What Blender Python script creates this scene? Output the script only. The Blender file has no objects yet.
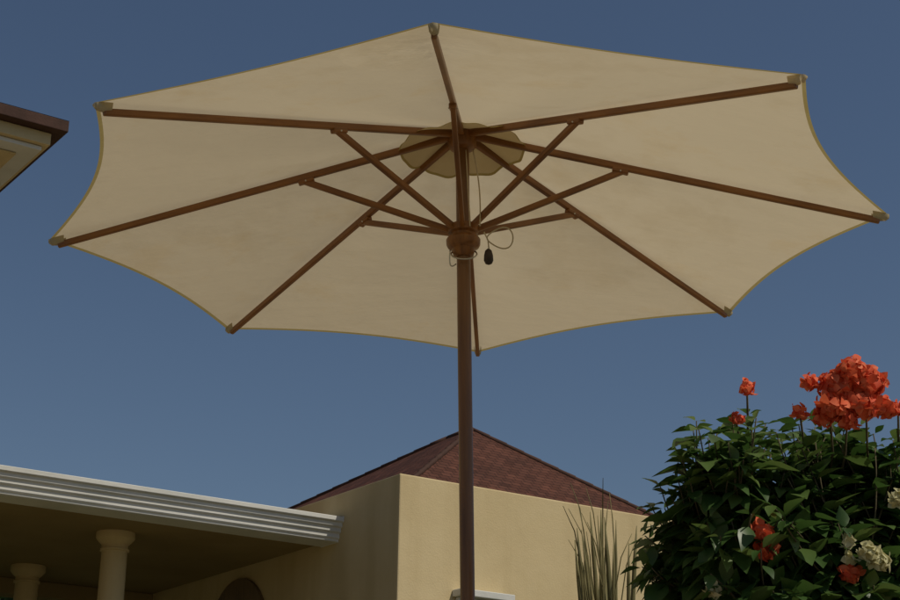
import bpy, math, random
import numpy as np
from mathutils import Vector, Matrix, Quaternion
random.seed(7)
CZ=0.9
F=1637.5; TH=0.3407; RO=-0.0147
fw=Vector((0,math.cos(TH),math.sin(TH))); up0=Vector((0,-math.sin(TH),math.cos(TH))); ri0=Vector((1,0,0))
c_,s_=math.cos(RO),math.sin(RO)
ri=c_*ri0-s_*up0; up=s_*ri0+c_*up0
CAM=Vector((0,0,CZ))
scene=bpy.context.scene
def ray(px,py): return fw+ri*((px-450)/F)+up*((300-py)/F)
def at_d(px,py,d): return CAM+ray(px,py)*d
def at_z(px,py,z):
    r=ray(px,py); return CAM+r*((z-CZ)/r.z)
def depth(p): return (p-CAM).dot(fw)
# ------------------------------------------------------------ materials
def newmat(name):
    m=bpy.data.materials.new(name); m.use_nodes=True
    nt=m.node_tree; nt.nodes.clear()
    out=nt.nodes.new('ShaderNodeOutputMaterial')
    return m,nt,out
def ramp(nt,fac,stops):
    r=nt.nodes.new('ShaderNodeValToRGB'); e=r.color_ramp.elements
    e[0].position,e[0].color=stops[0][0],(*stops[0][1],1)
    e[1].position,e[1].color=stops[-1][0],(*stops[-1][1],1)
    for p,c in stops[1:-1]:
        n=e.new(p); n.color=(*c,1)
    nt.links.new(fac,r.inputs['Fac']); return r.outputs['Color']
def noise(nt,scale,detail=4,rough=.55,coord='Object',mscale=None,off=None):
    tc=nt.nodes.new('ShaderNodeTexCoord'); mp=nt.nodes.new('ShaderNodeMapping')
    nt.links.new(tc.outputs[coord],mp.inputs['Vector'])
    if mscale: mp.inputs['Scale'].default_value=mscale
    if off: mp.inputs['Location'].default_value=off
    n=nt.nodes.new('ShaderNodeTexNoise'); n.inputs['Scale'].default_value=scale
    n.inputs['Detail'].default_value=detail; n.inputs['Roughness'].default_value=rough
    nt.links.new(mp.outputs['Vector'],n.inputs['Vector']); return n.outputs['Fac']
def bump(nt,h,strength,dist,prev=None):
    b=nt.nodes.new('ShaderNodeBump'); b.inputs['Strength'].default_value=strength; b.inputs['Distance'].default_value=dist
    nt.links.new(h,b.inputs['Height'])
    if prev: nt.links.new(prev,b.inputs['Normal'])
    return b.outputs['Normal']
def simple(name,c1,c2,scale=6,rough=.7,bs=.2,bd=.01,mscale=None,spec=.3,metal=0,fine=None):
    m,nt,out=newmat(name)
    p=nt.nodes.new('ShaderNodeBsdfPrincipled'); p.inputs['Roughness'].default_value=rough
    p.inputs['Specular IOR Level'].default_value=spec; p.inputs['Metallic'].default_value=metal
    f=noise(nt,scale,5,.6,mscale=mscale)
    nt.links.new(ramp(nt,f,[(.3,c1),(.7,c2)]),p.inputs['Base Color'])
    g=noise(nt,fine or scale*8,4,.6,mscale=mscale)
    nt.links.new(bump(nt,g,bs,bd),p.inputs['Normal'])
    nt.links.new(p.outputs[0],out.inputs[0]); return m
M_wood=simple('teak_wood',(.13,.047,.010),(.34,.145,.034),5,.38,.2,.002,(6,6,.7),.5,fine=30)
M_pole=simple('pole_wood',(.11,.045,.011),(.24,.105,.026),5,.36,.15,.002,(8,8,.5),.5,fine=30)
def stucco():
    m,nt,out=newmat('cream_stucco')
    p=nt.nodes.new('ShaderNodeBsdfPrincipled'); p.inputs['Roughness'].default_value=.9; p.inputs['Specular IOR Level'].default_value=.1
    f=noise(nt,.9,6,.65); st=noise(nt,2.2,4,.6,mscale=(1,1,.12))
    base=ramp(nt,f,[(.3,(.54,.425,.235)),(.7,(.60,.485,.285))])
    mul=nt.nodes.new('ShaderNodeMixRGB'); mul.blend_type='MULTIPLY'; mul.inputs[0].default_value=.8
    nt.links.new(base,mul.inputs[1]); nt.links.new(ramp(nt,st,[(.32,(.86,.84,.80)),(.55,(1,1,1))]),mul.inputs[2])
    nt.links.new(mul.outputs[0],p.inputs['Base Color'])
    nb=bump(nt,noise(nt,60,4,.6),.3,.008); nb=bump(nt,noise(nt,2.5,3,.5),.25,.03,nb)
    nt.links.new(nb,p.inputs['Normal']); nt.links.new(p.outputs[0],out.inputs[0]); return m
M_wall=stucco()
M_white=simple('white_painted_cornice',(.52,.52,.48),(.68,.67,.63),1.6,.8,.15,.01,(1,1,3),.2,fine=30)
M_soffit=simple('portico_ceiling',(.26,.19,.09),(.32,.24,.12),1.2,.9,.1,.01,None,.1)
M_rope=simple('cord',(.45,.38,.25),(.6,.52,.36),30,.9)
M_metal=simple('pin_metal',(.5,.48,.42),(.65,.62,.55),20,.35,metal=1)
M_dark=simple('dark_toggle',(.03,.022,.015),(.06,.04,.03),20,.5)
M_ground=simple('dry_lawn',(.04,.055,.02),(.08,.08,.035),.6,.95,.5,.03,fine=20)
M_glass=simple('window_glass',(.02,.025,.03),(.03,.035,.04),2,.1,0,.001,spec=.6)
M_door=simple('brown_door_wood',(.13,.085,.042),(.20,.13,.065),4,.6,.2,.005,(6,6,1))
M_stem=simple('stem_bark',(.07,.06,.03),(.14,.11,.06),20,.85)
M_reed=simple('reed_stalk',(.06,.06,.02),(.20,.17,.07),4,.7,.1,.002,(3,3,1))
CREASE=at_d(422,92,4.75)
def canopy_mat(name,c1,c2,trans,stain=False):
    m,nt,out=newmat(name)
    f1=noise(nt,1.3,4,.5); f2=noise(nt,6,6,.65,off=(3,1,2))
    mx=nt.nodes.new('ShaderNodeMath'); mx.operation='MULTIPLY_ADD'
    nt.links.new(f2,mx.inputs[0]); mx.inputs[1].default_value=.45; 
    sc=nt.nodes.new('ShaderNodeMath'); sc.operation='MULTIPLY'; nt.links.new(f1,sc.inputs[0]); sc.inputs[1].default_value=.55
    nt.links.new(sc.outputs[0],mx.inputs[2])
    col=ramp(nt,mx.outputs[0],[(.32,c1),(.50,c2),(.8,c2)])
    if stain:  # faint water marks
        n2=noise(nt,2.6,6,.7,off=(8,2,1))
        mul=nt.nodes.new('ShaderNodeMixRGB'); mul.blend_type='MULTIPLY'; mul.inputs[0].default_value=.45
        nt.links.new(col,mul.inputs[1]); nt.links.new(ramp(nt,n2,[(.55,(1,1,1)),(.66,(.97,.90,.78)),(.72,(.93,.88,.76))]),mul.inputs[2]); col=mul.outputs[0]
    d=nt.nodes.new('ShaderNodeBsdfDiffuse'); t=nt.nodes.new('ShaderNodeBsdfTranslucent')
    nt.links.new(col,d.inputs['Color']); nt.links.new(col,t.inputs['Color'])
    w=noise(nt,3.5,3,.5); w2=noise(nt,420,2,.5)
    w3=noise(nt,2.0,5,.55,mscale=(1,2.6,1),off=(5,5,0))
    nb=bump(nt,w,.3,.02); nb=bump(nt,w3,.4,.03,nb); nb=bump(nt,w2,.25,.001,nb)
    tc=nt.nodes.new('ShaderNodeTexCoord'); vm=nt.nodes.new('ShaderNodeVectorMath'); vm.operation='DISTANCE'
    nt.links.new(tc.outputs['Object'],vm.inputs[0]); vm.inputs[1].default_value=CREASE
    mr=nt.nodes.new('ShaderNodeMapRange'); mr.inputs[1].default_value=.03; mr.inputs[2].default_value=.26; mr.inputs[3].default_value=1; mr.inputs[4].default_value=0
    nt.links.new(vm.outputs['Value'],mr.inputs[0])
    wv=noise(nt,14,3,.5,mscale=(.5,1.6,3),off=(1,7,0))
    mm=nt.nodes.new('ShaderNodeMath'); mm.operation='MULTIPLY'; nt.links.new(mr.outputs[0],mm.inputs[0]); nt.links.new(wv,mm.inputs[1])
    nb=bump(nt,mm.outputs[0],.8,.05,nb)
    nt.links.new(nb,d.inputs['Normal']); nt.links.new(nb,t.inputs['Normal'])
    x=nt.nodes.new('ShaderNodeMixShader'); x.inputs[0].default_value=trans
    nt.links.new(d.outputs[0],x.inputs[1]); nt.links.new(t.outputs[0],x.inputs[2])
    nt.links.new(x.outputs[0],out.inputs[0]); return m
M_canvas=canopy_mat('canvas_cream',(.61,.505,.325),(.68,.58,.395),.42,True)
M_hem=canopy_mat('canvas_hem',(.38,.29,.10),(.46,.37,.15),.3)
M_pocket=canopy_mat('canvas_pocket',(.42,.36,.22),(.5,.43,.28),.2)
M_vent=canopy_mat('canvas_patch',(.56,.46,.27),(.63,.53,.33),.40)

def leaf_mat(name,stops,trans,rough=.45,sc=9,spec=.4):
    m,nt,out=newmat(name)
    g=nt.nodes.new('ShaderNodeNewGeometry')
    f=noise(nt,sc,3,.5)
    a=nt.nodes.new('ShaderNodeMath'); a.operation='MULTIPLY_ADD'; a.inputs[1].default_value=.6
    nt.links.new(g.outputs['Random Per Island'],a.inputs[0])
    b=nt.nodes.new('ShaderNodeMath'); b.operation='MULTIPLY'; b.inputs[1].default_value=.4
    nt.links.new(f,b.inputs[0]); nt.links.new(b.outputs[0],a.inputs[2])
    col=ramp(nt,a.outputs[0],stops)
    p=nt.nodes.new('ShaderNodeBsdfPrincipled'); p.inputs['Roughness'].default_value=rough; p.inputs['Specular IOR Level'].default_value=spec
    t=nt.nodes.new('ShaderNodeBsdfTranslucent')
    nt.links.new(col,p.inputs['Base Color']); nt.links.new(col,t.inputs['Color'])
    x=nt.nodes.new('ShaderNodeMixShader'); x.inputs[0].default_value=trans
    nt.links.new(p.outputs[0],x.inputs[1]); nt.links.new(t.outputs[0],x.inputs[2])
    nt.links.new(x.outputs[0],out.inputs[0]); return m
M_leaf=leaf_mat('shrub_leaf',[(.1,(.028,.070,.014)),(.5,(.062,.125,.026)),(.9,(.14,.20,.05))],.33,.42,spec=.45)
M_coral=leaf_mat('coral_bract',[(.1,(.66,.085,.035)),(.5,(.80,.15,.06)),(.9,(.88,.27,.13))],.3,.6,sc=40,spec=.15)
M_creamfl=leaf_mat('cream_bract',[(.1,(.50,.46,.22)),(.9,(.72,.69,.46))],.3,.6,spec=.15)
M_treeleaf=leaf_mat('tree_leaf',[(.1,(.02,.04,.012)),(.9,(.06,.10,.03))],.2)

def tile_mat():
    m,nt,out=newmat('roof_tiles')
    tc=nt.nodes.new('ShaderNodeUVMap'); 
    br=nt.nodes.new('ShaderNodeTexBrick'); br.inputs['Scale'].default_value=1
    br.inputs['Brick Width'].default_value=.13; br.inputs['Row Height'].default_value=.075
    br.inputs['Mortar Size'].default_value=.006; br.inputs['Mortar Smooth'].default_value=.6
    br.inputs['Color1'].default_value=(.075,.030,.020,1); br.inputs['Color2'].default_value=(.12,.050,.034,1)
    br.inputs['Mortar'].default_value=(.032,.015,.012,1)
    nt.links.new(tc.outputs[0],br.inputs['Vector'])
    n=noise(nt,3,6,.65)
    mix=nt.nodes.new('ShaderNodeMixRGB'); mix.blend_type='MULTIPLY'; mix.inputs[0].default_value=1
    nt.links.new(br.outputs['Color'],mix.inputs[1]); nt.links.new(ramp(nt,n,[(.3,(.6,.62,.62)),(.7,(1.15,1.08,1.02))]),mix.inputs[2])
    p=nt.nodes.new('ShaderNodeBsdfPrincipled'); p.inputs['Roughness'].default_value=.85; p.inputs['Specular IOR Level'].default_value=.15
    nt.links.new(mix.outputs[0],p.inputs['Base Color'])
    iv=nt.nodes.new('ShaderNodeMath'); iv.operation='SUBTRACT'; iv.inputs[0].default_value=1; nt.links.new(br.outputs['Fac'],iv.inputs[1])
    nt.links.new(bump(nt,iv.outputs[0],.6,.015),p.inputs['Normal'])
    nt.links.new(p.outputs[0],out.inputs[0]); return m
M_tile=tile_mat()
M_tilesolid=simple('roof_tile_edge',(.045,.022,.015),(.08,.038,.027),5,.85,.3,.01)
def pave_mat():
    m,nt,out=newmat('stone_paving')
    tc=nt.nodes.new('ShaderNodeTexCoord'); br=nt.nodes.new('ShaderNodeTexBrick'); br.offset=.5
    nt.links.new(tc.outputs['Object'],br.inputs['Vector']); br.inputs['Scale'].default_value=1
    br.inputs['Brick Width'].default_value=.6; br.inputs['Row Height'].default_value=.6; br.inputs['Mortar Size'].default_value=.008
    br.inputs['Color1'].default_value=(.20,.155,.10,1); br.inputs['Color2'].default_value=(.24,.19,.125,1); br.inputs['Mortar'].default_value=(.12,.10,.08,1)
    p=nt.nodes.new('ShaderNodeBsdfPrincipled'); p.inputs['Roughness'].default_value=.8
    nt.links.new(br.outputs['Color'],p.inputs['Base Color']); nt.links.new(p.outputs[0],out.inputs[0]); return m
M_pave=pave_mat()

# ------------------------------------------------------------ helpers
def empty(name,loc=(0,0,0)):
    e=bpy.data.objects.new(name,None); e.location=loc; scene.collection.objects.link(e); return e
def mesh(name,verts,faces,mats,parent=None,smooth=False,midx=None,matrix=None,uvs=None):
    me=bpy.data.meshes.new(name); me.from_pydata([tuple(v) for v in verts],[],faces)
    for m in (mats if isinstance(mats,list) else [mats]): me.materials.append(m)
    if midx: me.polygons.foreach_set('material_index',midx)
    if smooth: me.polygons.foreach_set('use_smooth',[True]*len(me.polygons))
    if uvs:
        l=me.uv_layers.new(name='UVMap')
        for i,uv in enumerate(uvs): l.data[i].uv=uv
    me.update()
    o=bpy.data.objects.new(name,me); scene.collection.objects.link(o)
    if matrix is not None: o.matrix_world=matrix
    if parent: 
        o.parent=parent; o.matrix_parent_inverse=Matrix.Translation(parent.location).inverted()
    return o
def bev(o,w,seg=2):
    b=o.modifiers.new('bev','BEVEL'); b.width=w; b.segments=seg; b.limit_method='ANGLE'; b.angle_limit=math.radians(40)
    return o
def frame(d,upv=Vector((0,0,1))):
    z=d.normalized(); x=upv.cross(z)
    if x.length<1e-4: x=Vector((1,0,0))
    x.normalize(); y=z.cross(x); return x,y,z
def bar(name,a,b,w,h,mat,parent,upv=Vector((0,0,1)),taper=1.0,bevel=.004):
    x,y,z=frame(b-a,upv); L=(b-a).length
    M=Matrix((( x.x,y.x,z.x,a.x),(x.y,y.y,z.y,a.y),(x.z,y.z,z.z,a.z),(0,0,0,1)))
    v=[];
    for zz,t in((0,1),(L,taper)):
        for sx,sy in((-1,-1),(1,-1),(1,1),(-1,1)): v.append((sx*w/2*t,sy*h/2*t,zz))
    f=[(3,2,1,0),(4,5,6,7)]+[(i,(i+1)%4,4+(i+1)%4,4+i) for i in range(4)]
    return bev(mesh(name,v,f,mat,parent,matrix=M),bevel)
def lathe(name,prof,mat,parent,M,seg=32):
    v=[];f=[]
    for r,z in prof:
        for i in range(seg):
            a=2*math.pi*i/seg; v.append((r*math.cos(a),r*math.sin(a),z))
    for j in range(len(prof)-1):
        for i in range(seg):
            k=(i+1)%seg; f.append((j*seg+i,j*seg+k,(j+1)*seg+k,(j+1)*seg+i))
    f.append(tuple(range(seg))[::-1]); f.append(tuple((len(prof)-1)*seg+i for i in range(seg)))
    o=mesh(name,v,f,mat,parent,smooth=True,matrix=M)
    e=o.modifiers.new('es','EDGE_SPLIT'); e.split_angle=math.radians(35)
    return o
def tube(name,pts,r,mat,parent,seg=8,radii=None):
    v=[];f=[];n=len(pts)
    for i,p in enumerate(pts):
        d=(pts[min(i+1,n-1)]-pts[max(i-1,0)]); x,y,z=frame(d,Vector((.13,.3,.9)))
        rr=radii[i] if radii else r
        for k in range(seg):
            a=2*math.pi*k/seg; v.append(p+x*rr*math.cos(a)+y*rr*math.sin(a))
    for i in range(n-1):
        for k in range(seg):
            q=(k+1)%seg; f.append((i*seg+k,i*seg+q,(i+1)*seg+q,(i+1)*seg+k))
    f.append(tuple(range(seg))[::-1]); f.append(tuple((n-1)*seg+i for i in range(seg)))
    if name is None: return v,f
    return mesh(name,v,f,mat,parent,smooth=True)

# ------------------------------------------------------------ umbrella
R=1.5; X,Y,Z=.0351,5.4784,2.6017; A0=-.0673; TX,TY=.0017,-.0223; HD=.3878; DR=.4181; SJ=.3785
Mu=(Matrix.Rotation(TX,3,'X')@Matrix.Rotation(TY,3,'Y'))
P=Vector((X,Y,Z))+CAM
tips_px=[(433,26),(806,78),(889,218),(731,315),(478,355),(227,332),(49,243),(94,106)]
um=empty('patio_umbrella',(P.x,P.y,0))
ax=Mu@Vector((0,0,1))
tips=[]
for k in range(8):
    a=math.radians(-90+45*k)+A0
    t=P+Mu@Vector((R*math.cos(a),R*math.sin(a),-HD))
    tips.append(at_d(*tips_px[k],depth(t)))
NS,NT=30,26
BOW=[.030,.062,.045,.040,.036,.040,.058,.030]
verts=[];faces=[];mi=[]
def cpt(k,s,t):
    a=tips[k]-P; b=tips[(k+1)%8]-P
    v=(a*(1-t)+b*t)*s
    q=4*t*(1-t)
    v=v*(1-BOW[k]*(q*.6+.4*math.sin(math.pi*t))*s**1.5)
    n=a.cross(b).normalized()
    if n.z<0:n=-n
    w=.010*math.sin(3.1*t*math.pi+k)*math.sin(s*3)*q*.5
    v=v+n*(-.018*q*math.sin(math.pi*min(s,1))+w*s*(1-s)*2.5)
    return P+v+ax*.012
ss=[.03+.960*i/(NS-2) for i in range(NS-1)]+[1.0]
for k in range(8):
    base=len(verts)
    for s in ss:
        for j in range(NT+1): verts.append(cpt(k,s,j/NT))
    for i in range(len(ss)-1):
        for j in range(NT):
            p=base+i*(NT+1)+j
            faces.append((p,p+1,p+NT+2,p+NT+1)); mi.append(1 if i==len(ss)-2 else 0)
can=mesh('canopy',verts,faces,[M_canvas,M_hem],um,True,mi)
import bmesh
bm=bmesh.new(); bm.from_mesh(can.data); bmesh.ops.remove_doubles(bm,verts=bm.verts,dist=.0008); bm.to_mesh(can.data); bm.free()
pv=[];pf=[];pm=[]
for k in range(8):
    b0=len(pv); n=14
    for i,s in enumerate((.02,.07,.11,.147,.152)):
        for j in range(n+1):
            t=j/n; sc=s*(1+(.12*math.sin(math.pi*t)+.02*math.sin(2*math.pi*t+k*1.3)*math.sin(math.pi*t) if i>=3 else 0))
            pv.append(cpt(k,sc,t)-ax*(.005+.004*i+(.004*math.sin(t*12+k) if i>=3 else 0)))
    for i in range(4):
        for j in range(n):
            p=b0+i*(n+1)+j; pf.append((p,p+1,p+n+2,p+n+1)); pm.append(1 if i==3 else 0)
mesh('apex_patch',pv,pf,[M_vent,M_hem],um,True,pm)
runner=P-ax*DR
for k in range(8):
    d=(tips[k]-P); dn=d.normalized()
    off=ax*-.018
    hor=(d-ax*d.dot(ax)).normalized()
    side=hor.cross(ax).normalized()
    a=P+hor*.03+off; b=P+d*.978+off
    bar('rib_%d'%(k+1),a,b,.020,.027,M_wood,um,ax,taper=.85)
    j=P+d*SJ-ax*.034
    s0=runner+hor*.048+ax*.028
    bar('strut_%d'%(k+1),s0,j+(j-s0).normalized()*.022,.018,.023,M_wood,um,ax)
    bar('bracket_%d'%(k+1),j-dn*.03+ax*.004,j+dn*.03+ax*.004,.026,.018,M_wood,um,ax)
    tube('pin_%d'%(k+1),[j-side*.016,j+side*.016],.003,M_metal,um)
    V=[];Fc=[]
    for i,(q,wd,dp) in enumerate(((.962,.014,.030),(.975,.016,.031),(.992,.015,.024),(1.0,.010,.012))):
        c=P+d*q
        for m_ in range(7):
            an=math.pi*m_/6; V.append(c+side*(wd*math.cos(an))-ax*(dp*math.sin(an)-.010))
    for i in range(3):
        for m_ in range(6):
            p=i*7+m_; Fc.append((p,p+1,p+8,p+7))
    Fc.append((21,22,23,24,25,26,27))
    mesh('corner_pocket_%d'%(k+1),V,Fc,M_canvas if k==1 else M_pocket,um,True)
xq,yq,zq=frame(ax,Vector((0,1,0)))
def axM(p): return Matrix(((xq.x,yq.x,zq.x,p.x),(xq.y,yq.y,zq.y,p.y),(xq.z,yq.z,zq.z,p.z),(0,0,0,1)))
gl=P.z/ax.z
lathe('pole',[(.0245,-gl+.02),(.0245,-.03)],M_pole,um,axM(P))
lathe('top_hub',[(.03,-.075),(.045,-.07),(.052,-.058),(.052,-.012),(.04,-.002)],M_wood,um,axM(P))
lathe('runner_hub',[(.030,-.078),(.036,-.073),(.043,-.048),(.056,-.040),(.061,-.03),(.062,-.012),(.057,-.004),(.047,.0),(.046,.010),(.055,.016),(.058,.03),(.054,.042),(.036,.046)],M_wood,um,axM(runner))
lathe('finial',[(.03,.015),(.04,.03),(.03,.06),(.012,.09),(.004,.1)],M_wood,um,axM(P))
lathe('umbrella_base',[(.32,0),(.32,.06),(.30,.09),(.06,.11),(.045,.13),(.045,.42),(.03,.43)],M_dark,um,Matrix.Translation(P-ax*gl))
def sag(a,b,s,n=12,side=Vector((0,0,-1))): return [a.lerp(b,i/n)+side*(s*math.sin(math.pi*i/n)) for i in range(n+1)]
dd=depth(runner)
cd=dd-.09
tube('cord_up',sag(at_d(473,150,depth(P)-.06),at_d(480,226,cd),.01,side=Vector((1,0,0))),.0025,M_rope,um)
tube('cord_up_b',sag(at_d(466,150,depth(P)-.06),at_d(470,226,cd),.0,side=Vector((1,0,0))),.0022,M_rope,um)
loop=[at_d(487+13*(1-math.cos(t)),238-9.9*math.sin(t)+2*math.sin(2*t),cd) for t in [i*2*math.pi/28 for i in range(29)]]
tube('cord_loop',loop,.0025,M_rope,um)
tube('cord_hang',[at_d(484,232,cd),at_d(488,240,cd),at_d(489,250,cd)],.0025,M_rope,um)
lathe('toggle',[(.004,.02),(.012,.012),(.016,-.005),(.017,-.025),(.012,-.036),(.004,-.04)],M_dark,um,axM(at_d(488.5,254,cd)),16)
ring=[at_d(464+13*math.cos(t),254+5*math.sin(t),dd-.03+.045*math.sin(t)*-1) for t in [i*2*math.pi/24 for i in range(25)]]
tube('pin_chain',ring,.003,M_metal,um)
tube('chain_drop',sag(at_d(450,250,dd-.05),at_d(456,264,dd-.05),.03,side=Vector((-.3,0,-1))),.0025,M_metal,um)

# ------------------------------------------------------------ villa
ZW=CZ+3.84
A=at_z(400,473,ZW); B=at_z(660,518,ZW)
u=(B-A); u.z=0; u.normalize(); v_=Vector((-u.y,u.x,0))
villa=empty('villa',(A.x,A.y,0))
def Q(a,b,z): return Vector((A.x,A.y,0))+u*a+v_*b+Vector((0,0,z))
def box(name,a0,a1,b0,b1,z0,z1,mat,parent=villa,bevel=.008):
    v=[Q(a,b,z) for z in(z0,z1) for a,b in((a0,b0),(a1,b0),(a1,b1),(a0,b1))]
    f=[(3,2,1,0),(4,5,6,7)]+[(i,(i+1)%4,4+(i+1)%4,4+i) for i in range(4)]
    return bev(mesh(name,v,f,mat,parent),bevel)
box('walls',0,12,0,6.5,0,ZW,M_wall,bevel=.015)
ZA=CZ+5.01; zb=ZW-.12
apx=at_z(472,429.5,ZA)
ro=Vector((apx.x-A.x,apx.y-A.y,0)); ca,cb=ro.dot(u),ro.dot(v_)
su,svf,svb=2.02,cb-.12,3.5
c0=Q(ca,cb,ZA); c1=Q(ca,cb+.5,ZA)
p0=Q(ca-su,cb-svf,zb);p1=Q(ca+su,cb-svf,zb);p2=Q(ca+su,cb+svb,zb);p3=Q(ca-su,cb+svb,zb)
def roofmesh(name,tris,mat,parent):
    V=[];Fc=[];UV=[]
    for poly in tris:
        b=len(V); V+=poly; Fc.append(tuple(range(b,b+len(poly))))
        e=(poly[1]-poly[0]).normalized(); n=e.cross(poly[2]-poly[0]).normalized(); w=n.cross(e)
        for q in poly: UV.append(((q-poly[0]).dot(e),(q-poly[0]).dot(w)))
    return mesh(name,V,Fc,mat,parent,uvs=UV)
roofmesh('hip_roof',[[p0,p1,c0],[p1,p2,c1,c0],[p2,p3,c1],[p3,p0,c0,c1]],M_tile,villa)
for i,(a,b) in enumerate(((p0,c0),(p1,c0),(c0,c1),(p3,c1),(p2,c1))):
    n=max(2,int((b-a).length/.22)); pts=[];rad=[]
    for j in range(n):
        pts+= [a.lerp(b,j/n),a.lerp(b,(j+.97)/n)]; rad+=[.034,.027]
    tube('hip_cap_%d'%i,pts,0,M_tilesolid,villa,8,rad)
r=ray(344,517); 
t=(Vector((A.x,A.y,0))-CAM).dot(u)/r.dot(u); hit=CAM+r*t
bF=(hit-A).dot(v_); ZC=hit.z
r=ray(342,541); t=(Vector((A.x,A.y,0))-CAM).dot(u)/r.dot(u); hit2=CAM+r*t; ZS=hit2.z
h=ZC-ZS
prof=[(0,1),(0,.80),(.03,.78),(.03,.60),(.055,.56),(.055,.38),(.08,.34),(.08,.14),(.10,.10),(.10,0),(.45,0),(.45,1)]
V=[];Fc=[];n=len(prof)
for a in(-16,-.002):
    for pb,pz in prof: V.append(Q(a,bF+pb,ZS+pz*h))
for i in range(n):
    k=(i+1)%n; Fc.append((i,k,n+k,n+i))
Fc.append(tuple(range(n))); Fc.append(tuple(range(n,2*n))[::-1])
co=mesh('cornice',V,Fc,M_white,villa); bev(co,.006)
bR=bF+4.9
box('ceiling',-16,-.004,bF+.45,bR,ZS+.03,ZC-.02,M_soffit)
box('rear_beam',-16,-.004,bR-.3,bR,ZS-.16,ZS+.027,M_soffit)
r1=at_z(116,533,ZS+.03); a1=(r1-A).dot(u); b1=(r1-A).dot(v_)
colprof=[(.2,0),(.2,.1),(.185,.12),(.16,.16),(.15,.2),(.148,1.2),(.132,ZS-.20),(.132,ZS-.17),(.15,ZS-.165),(.15,ZS-.145),(.135,ZS-.14),(.135,ZS-.10),(.165,ZS-.075),(.19,ZS-.045),(.20,ZS-.03),(.20,ZS+.028)]
for i,(a,b) in enumerate(((a1,b1),(a1,b1+2.45),(a1-4.2,b1),(a1-4.2,b1+2.45))):
    lathe('column_%d'%(i+1),colprof,M_wall,villa,Matrix.Translation(Q(a,b,0)),40)
def arch(name,b0,b1,zt,a,th,mat,z0=0):
    rad=(b1-b0)/2; cb_=(b0+b1)/2; pts=[(b0,z0)]+[(cb_-rad*math.cos(t),zt-rad+rad*math.sin(t)) for t in [math.pi*i/16 for i in range(17)]]+[(b1,z0)]
    V=[Q(a-d,b,z) for d in(0,th) for b,z in pts]; n=len(pts)
    Fc=[tuple(range(n)),tuple(range(n,2*n))[::-1]]+[(i,(i+1)%n,n+(i+1)%n,n+i) for i in range(n)]
    return mesh(name,V,Fc,mat,villa)
arch('arched_door',2.6,4.0,ZS-.10,-.002,.04,M_door)
def onwall(px,py):
    r=ray(px,py); t=(Vector((A.x,A.y,0))-CAM).dot(v_)/r.dot(v_); h=CAM+r*t; return (h-A).dot(u),h.z
w0,wz=onwall(452,590); w1,_=onwall(506,594)
box('window_hood',w0,w1,-.16,-.002,wz-.07,wz,M_white)
box('window_frame',w0+.04,w1-.04,-.06,-.002,wz-1.3,wz-.073,M_white)
box('window_pane',w0+.09,w1-.09,-.063,-.058,wz-1.25,wz-.12,M_glass)
box('window_sill',w0,w1,-.1,-.002,wz-1.36,wz-1.303,M_white)

# ------------------------------------------------------------ neighbouring house (eave corner)
nh=empty('tiled_roof_house')
ZE=CZ+5.6
E=at_z(69,127,ZE)
def G(a,b,z): return Vector((E.x,E.y,0))+u*a+v_*b+Vector((0,0,z))
def gbox(name,a0,a1,b0,b1,z0,z1,mat,bevel=.006):
    v=[G(a,b,z) for z in(z0,z1) for a,b in((a0,b0),(a1,b0),(a1,b1),(a0,b1))]
    f=[(3,2,1,0),(4,5,6,7)]+[(i,(i+1)%4,4+(i+1)%4,4+i) for i in range(4)]
    return bev(mesh(name,v,f,mat,nh),bevel)
gbox('tile_edge',-9,0,0,9,ZE-.045,ZE+.05,M_tilesolid)
gbox('fascia',-8.90,-.10,.10,8.90,ZE-.15,ZE-.047,M_wall)
gbox('fascia_trim',-8.85,-.15,.15,8.85,ZE-.19,ZE-.153,M_white)
gbox('soffit',-8.7,-.3,.3,8.7,ZE-.21,ZE-.193,M_wall)
gbox('house_walls',-8.3,-.7,.7,8.3,0,ZE-.213,M_wall)
apn=G(-4.5,4.5,ZE+2.2); q0,q1,q2,q3=G(-9,0,ZE+.052),G(0,0,ZE+.052),G(0,9,ZE+.052),G(-9,9,ZE+.052)
roofmesh('tiled_roof',[[q0,q1,apn],[q1,q2,apn],[q2,q3,apn],[q3,q0,apn]],M_tile,nh)

# ------------------------------------------------------------ leaves
LEAFP=[0,.62,1.0,.86,.45,0]; ROUND=[0,.62,.98,1.0,.66,0]
def leaf_geo(V,Fc,pos,d,nrm,L,W,curl=.25,fold=.18,n=5,P_=LEAFP):
    d=d.normalized(); s=d.cross(nrm)
    if s.length<1e-3: s=Vector((1,0,0))
    s.normalize(); nr=s.cross(d).normalized()
    b=len(V)
    for i in range(n+1):
        w=P_[i] if n==5 else (0,.9,.7,0)[i]
        t=i/n; c=pos+d*(L*t)-nr*(curl*L*t*t)
        if i in(0,n): V.append(c)
        else:
            ww=W*.5*w; V.append(c-s*ww+nr*ww*fold*2); V.append(c); V.append(c+s*ww+nr*ww*fold*2)
    def I(i,k): return b if i==0 else (b+1+3*(n-1) if i==n else b+1+3*(i-1)+k)
    Fc.append((I(0,0),I(1,1),I(1,0))); Fc.append((I(0,0),I(1,2),I(1,1)))
    for i in range(1,n-1):
        Fc.append((I(i,0),I(i,1),I(i+1,1),I(i+1,0))); Fc.append((I(i,1),I(i,2),I(i+1,2),I(i+1,1)))
    Fc.append((I(n-1,0),I(n-1,1),I(n,0))); Fc.append((I(n-1,1),I(n-1,2),I(n,0)))
rnd=random.Random(11)
def rv(): 
    while True:
        v=Vector((rnd.uniform(-1,1),rnd.uniform(-1,1),rnd.uniform(-1,1)))
        if .05<v.length<1: return v.normalized()
shrub=empty('flowering_shrub',(1.2,4.7,0))
LV=[];LF=[];SV=[];SF=[]
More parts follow.
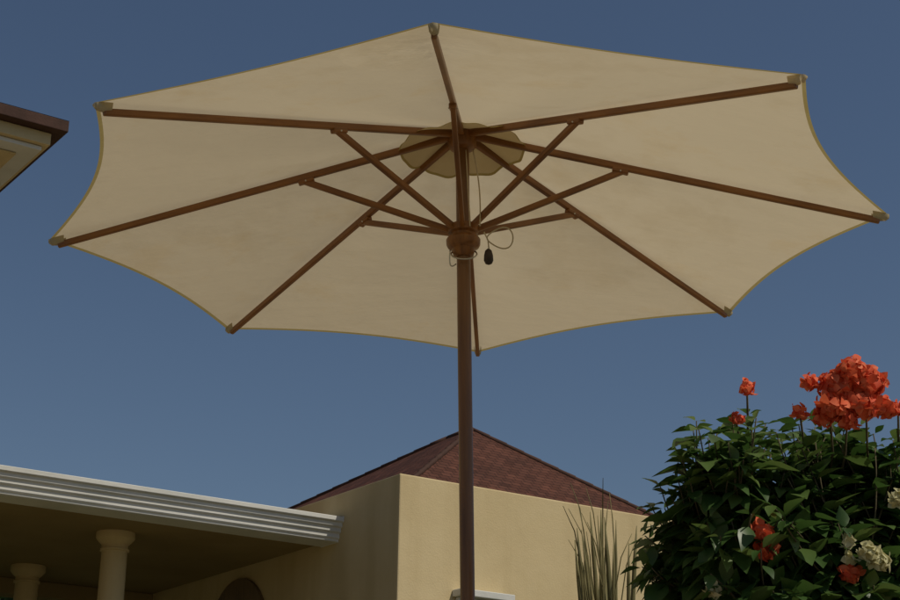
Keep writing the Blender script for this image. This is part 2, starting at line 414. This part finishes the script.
def addtube(pts,r0,r1,seg=6):
    n=len(pts); v,f=tube(None,pts,0,None,None,seg,[r0+(r1-r0)*i/(n-1) for i in range(n)])
    b=len(SV); SV.extend(v); SF.extend([tuple(b+i for i in q) for q in f])
root=Vector((1.2,4.75,0))
def shoot(start,end,nl,L0):
    mid=start.lerp(end,.5)+Vector((rnd.uniform(-.04,.04),rnd.uniform(-.04,.04),-.02-rnd.random()*.04))
    pts=[(start*(1-t)**2+mid*2*t*(1-t)+end*t*t) for t in [i/8 for i in range(9)]]
    addtube(pts,.004,.0018,5)
    dirn=(pts[-1]-pts[-2]).normalized()
    ph=rnd.random()*6
    tot=(end-start).length
    for i in range(nl):
        t=1-(i/nl)*min(1,.30/tot)
        p=(start*(1-t)**2+mid*2*t*(1-t)+end*t*t)
        x,y,z=frame(dirn,Vector((.2,.1,1)))
        for sgn in(0,1):
            an=ph+i*1.6+sgn*math.pi+rnd.uniform(-.3,.3)
            o=x*math.cos(an)+y*math.sin(an)
            d=(o*1.0+dirn*(.75-.06*i)+Vector((0,0,-.3-.06*i))+rv()*.25)
            L=L0*rnd.uniform(.65,1.2)*(0.55 if i==0 else .85 if i==1 else 1)
            leaf_geo(LV,LF,p+o*.006,d,Vector((0,0,1))+rv()*.35+o*.25,L,L*rnd.uniform(.48,.60),rnd.uniform(.1,.4),rnd.uniform(.06,.22))
ctr=at_d(815,590,4.75)
limbs=[]
for i in range(9):
    a=i/9*6.28; tip=ctr+Vector((math.cos(a)*.3,math.sin(a)*.28,rnd.uniform(-.25,.1)))
    pts=[root+Vector((math.cos(a)*.05,math.sin(a)*.05,0)),root.lerp(tip,.45)+Vector((math.cos(a)*.06,math.sin(a)*.06,0)),tip]
    addtube(pts,.016,.008); limbs.append(tip)
def spawn(tgt,nl=7,L0=.108):
    st=min(limbs,key=lambda q:(q-tgt).length+rnd.random()*.15)
    if (tgt-st).length>.5: st=tgt+(st-tgt).normalized()*.45
    shoot(st,tgt,nl,L0)
lobes=[(at_d(735,470,4.6),.20,72),(at_d(690,545,4.7),.17,56),(at_d(800,480,4.8),.22,74),(at_d(880,490,4.7),.20,68),(at_d(770,560,4.45),.22,66),
       (at_d(865,585,4.55),.24,66),(at_d(960,540,4.8),.28,50),(at_d(700,640,4.7),.2,30),(at_d(800,680,4.6),.32,60),(at_d(930,690,4.8),.3,40),(at_d(830,540,5.1),.32,50)]
for c,rad,n in lobes:
    for i in range(n):
        d=rv(); rr=rad*(rnd.random()**.4)
        spawn(c+Vector((d.x,d.y*1.1,d.z*.95))*rr)
for px,py in ((652,500),(660,478),(682,452),(708,430),(648,548),(672,520),(728,420),(752,414),(776,424),(797,430),(893,432),(890,450),(700,470),(664,585),(650,570),(690,440),(715,455),(740,430),(765,440),(875,440),(850,445),(820,440)):
    spawn(at_d(px,py+8,4.55+rnd.random()*.2),6,.10)
mesh('foliage',LV,LF,M_leaf,shrub,True)
FV=[];FF=[];WV=[];WF=[]
D=4.5
def floret(V,Fc,c,out,L):
    x,y,z=frame(out,Vector((.3,.2,1))); ph=rnd.random()*6
    for q in range(5):
        an=ph+q*1.257+rnd.uniform(-.25,.25); o=x*math.cos(an)+y*math.sin(an)
        d_=o+z*rnd.uniform(.05,.6)+Vector((0,0,-.45))
        LL=L*rnd.uniform(.75,1.2)
        leaf_geo(V,Fc,c,d_,z+rv()*.25,LL,LL*rnd.uniform(.62,.82),rnd.uniform(.15,.6),rnd.uniform(-.1,.25),P_=ROUND)
def cluster(V,Fc,px,py,rpx,rpy,d,nb,L):
    c=at_d(px,py,d); rx=rpx/F*d; ry=rpy/F*d
    for i in range(nb):
        zz=1-2*(i+.5)/nb; ph=i*2.39996+rnd.uniform(-.3,.3); rr=math.sqrt(1-zz*zz)
        o=Vector((rr*math.cos(ph),rr*math.sin(ph),zz))
        p=c+Vector((o.x*rx,o.y*rx*.75,o.z*ry))*rnd.uniform(.62,.92)
        floret(V,Fc,p,o+rv()*.35,L)
for a in ((838,384,21,19,D,28,.030),(868,382,18,17,D,24,.030),(852,368,14,12,D-.02,16,.028),(834,405,17,13,D-.03,20,.031),(862,402,20,13,D-.02,24,.031),(884,406,11,9,D,14,.028),(824,414,10,10,D,10,.029),(810,381,6,6,D,6,.025),(848,418,9,8,D-.03,9,.027),
          (800,411,5,5,D,5,.023),(747,387,7,6,D,9,.021),(736,417,5,4,D,5,.020),(762,530,9,7,D-.16,9,.027),(766,549,8,8,D-.16,8,.030),(850,572,8,6,D-.14,8,.027),(899,408,4,5,D,5,.024)):
    cluster(FV,FF,*a)
for a in ((868,550,8,6,D-.19,8,.026),(880,560,8,7,D-.19,8,.028),(848,540,4,5,D-.16,4,.024),(898,497,6,8,D-.14,8,.026),(713,588,5,5,D-.14,5,.026),(850,558,4,4,D-.14,4,.022)):
    cluster(WV,WF,*a)
mesh('coral_bracts',FV,FF,M_coral,shrub,True); mesh('cream_bracts',WV,WF,M_creamfl,shrub,True)
for px,py,ex,ey in ((747,392,742,460),(736,420,738,470),(848,410,835,500),(866,410,862,500),(800,414,800,470),(762,545,775,600),(872,560,865,610),(850,575,850,640),(830,412,828,490),(898,410,892,470)):
    a=at_d(px,py,D+.02); b=at_d(ex,ey,D+.22); addtube([b,b.lerp(a,.5)+Vector((.01,0,0)),a],.0045,.003,5)
mesh('stems',SV,SF,M_stem,shrub,True)

# ------------------------------------------------------------ reeds
reed=empty('ornamental_reeds',(1,7,0))
SV=[];SF=[]
for i in range(26):
    px=rnd.uniform(574,640); d=rnd.uniform(6.8,7.5)
    top=rnd.choice([rnd.uniform(508,545),rnd.uniform(530,590),rnd.uniform(555,600)])
    if i==0: px,top=601,510
    if i==1: px,top=590,512
    if i==2: px,top=616,520
    t=at_d(px,top,d); lean=(px-606)*.0016+rnd.uniform(-.03,.03)
    b=Vector((t.x-lean*2.2,t.y+rnd.uniform(-.1,.1),0))
    pts=[b.lerp(t,q)+Vector((-lean*1.2*math.sin(q*3.14)*.5,0,0)) for q in (0,.25,.5,.75,.93,1)]
    rr=rnd.uniform(.9,1.5)
    v,f=tube(None,pts,0,None,None,6,[x*rr for x in (.011,.011,.010,.009,.007,.001)]); bb=len(SV); SV+=v; SF+=[tuple(bb+k for k in q) for q in f]
for i in range(18):
    px=rnd.choice([rnd.uniform(562,590),rnd.uniform(600,650)]); top=rnd.uniform(480,555); d=rnd.uniform(6.8,7.4)
    if i==0: px,top=603,478
    if i==1: px,top=563,506
    t=at_d(px,top,d); b=Vector((at_d(604+rnd.uniform(-12,12),600,d).x,t.y,0))
    pts=[]
    for j in range(9):
        q=j/8; pts.append(Vector((b.x+(t.x-b.x)*q**3,b.y,t.z*(1-(1-q)**1.5) if q<1 else t.z)))
    v,f=tube(None,pts,0,None,None,5,[.005]*5+[.004,.003,.0025,.0012]); bb=len(SV); SV+=v; SF+=[tuple(bb+k for k in q) for q in f]
mesh('stalks',SV,SF,M_reed,reed,True)

# ------------------------------------------------------------ trees behind the portico
tr=empty('background_trees',(-7,27,0))
TV=[];TF=[];SV=[];SF=[]
for tx,ty,hh in ((-11.5,28,7),(-9.2,27,6.8),(-7.2,28,7),(-5.4,29,6.6)):
    addtube([Vector((tx,ty,0)),Vector((tx+.1,ty,hh*.5)),Vector((tx,ty,hh*.8))],.16,.05,8)
    for q in range(5):
        e=Vector((tx,ty,hh*.72))+Vector((rnd.uniform(-1.2,1.2),rnd.uniform(-1,1),rnd.uniform(-.8,.5)))
        addtube([Vector((tx,ty,hh*.4)),Vector((tx,ty,hh*.4)).lerp(e,.6),e],.07,.02,6)
        for k in range(300):
            p=e+rv()*1.1*rnd.random()**.4
            leaf_geo(TV,TF,p,rv()+Vector((0,0,-.3)),rv()+Vector((0,0,1)),.26,.14,.2,.1,3)
mesh('tree_foliage',TV,TF,M_treeleaf,tr,True); mesh('trunks',SV,SF,M_stem,tr,True)

# ------------------------------------------------------------ ground
g=600
mesh('ground',[(-g,-g,-.004),(g,-g,-.004),(g,g,-.004),(-g,g,-.004)],[(0,1,2,3)],M_ground)
mesh('terrace_paving',[(-9,-4,0),(9,-4,0),(9,13,0),(-9,13,0)],[(0,1,2,3)],M_pave)

# ------------------------------------------------------------ light
el=math.radians(54); az=math.radians(118)
S=Vector((math.sin(az)*math.cos(el),math.cos(az)*math.cos(el),math.sin(el)))
L=bpy.data.lights.new('sun','SUN'); L.energy=3.0; L.angle=math.radians(.5); L.color=(1,.92,.78)
lo=bpy.data.objects.new('sun',L); scene.collection.objects.link(lo); lo.rotation_euler=S.to_track_quat('Z','Y').to_euler(); lo.location=(0,0,20)
w=bpy.data.worlds.new('World'); scene.world=w; w.use_nodes=True
nt=w.node_tree; bg=nt.nodes['Background']
sk=nt.nodes.new('ShaderNodeTexSky'); sk.sky_type='NISHITA'; sk.sun_disc=False; sk.sun_elevation=el; sk.sun_rotation=az
sk.air_density=1.0; sk.dust_density=.8; sk.ozone_density=2.6
nt.links.new(sk.outputs[0],bg.inputs['Color']); bg.inputs['Strength'].default_value=.05
cam=bpy.data.cameras.new('camera'); co=bpy.data.objects.new('camera',cam); scene.collection.objects.link(co)
cam.sensor_width=36; cam.lens=36*F/900; cam.clip_end=2000; cam.clip_start=.05
co.matrix_world=Matrix(((ri.x,up.x,-fw.x,0),(ri.y,up.y,-fw.y,0),(ri.z,up.z,-fw.z,CZ),(0,0,0,1)))
scene.camera=co
scene.view_settings.view_transform='Standard'; scene.view_settings.look='None'; scene.view_settings.exposure=0
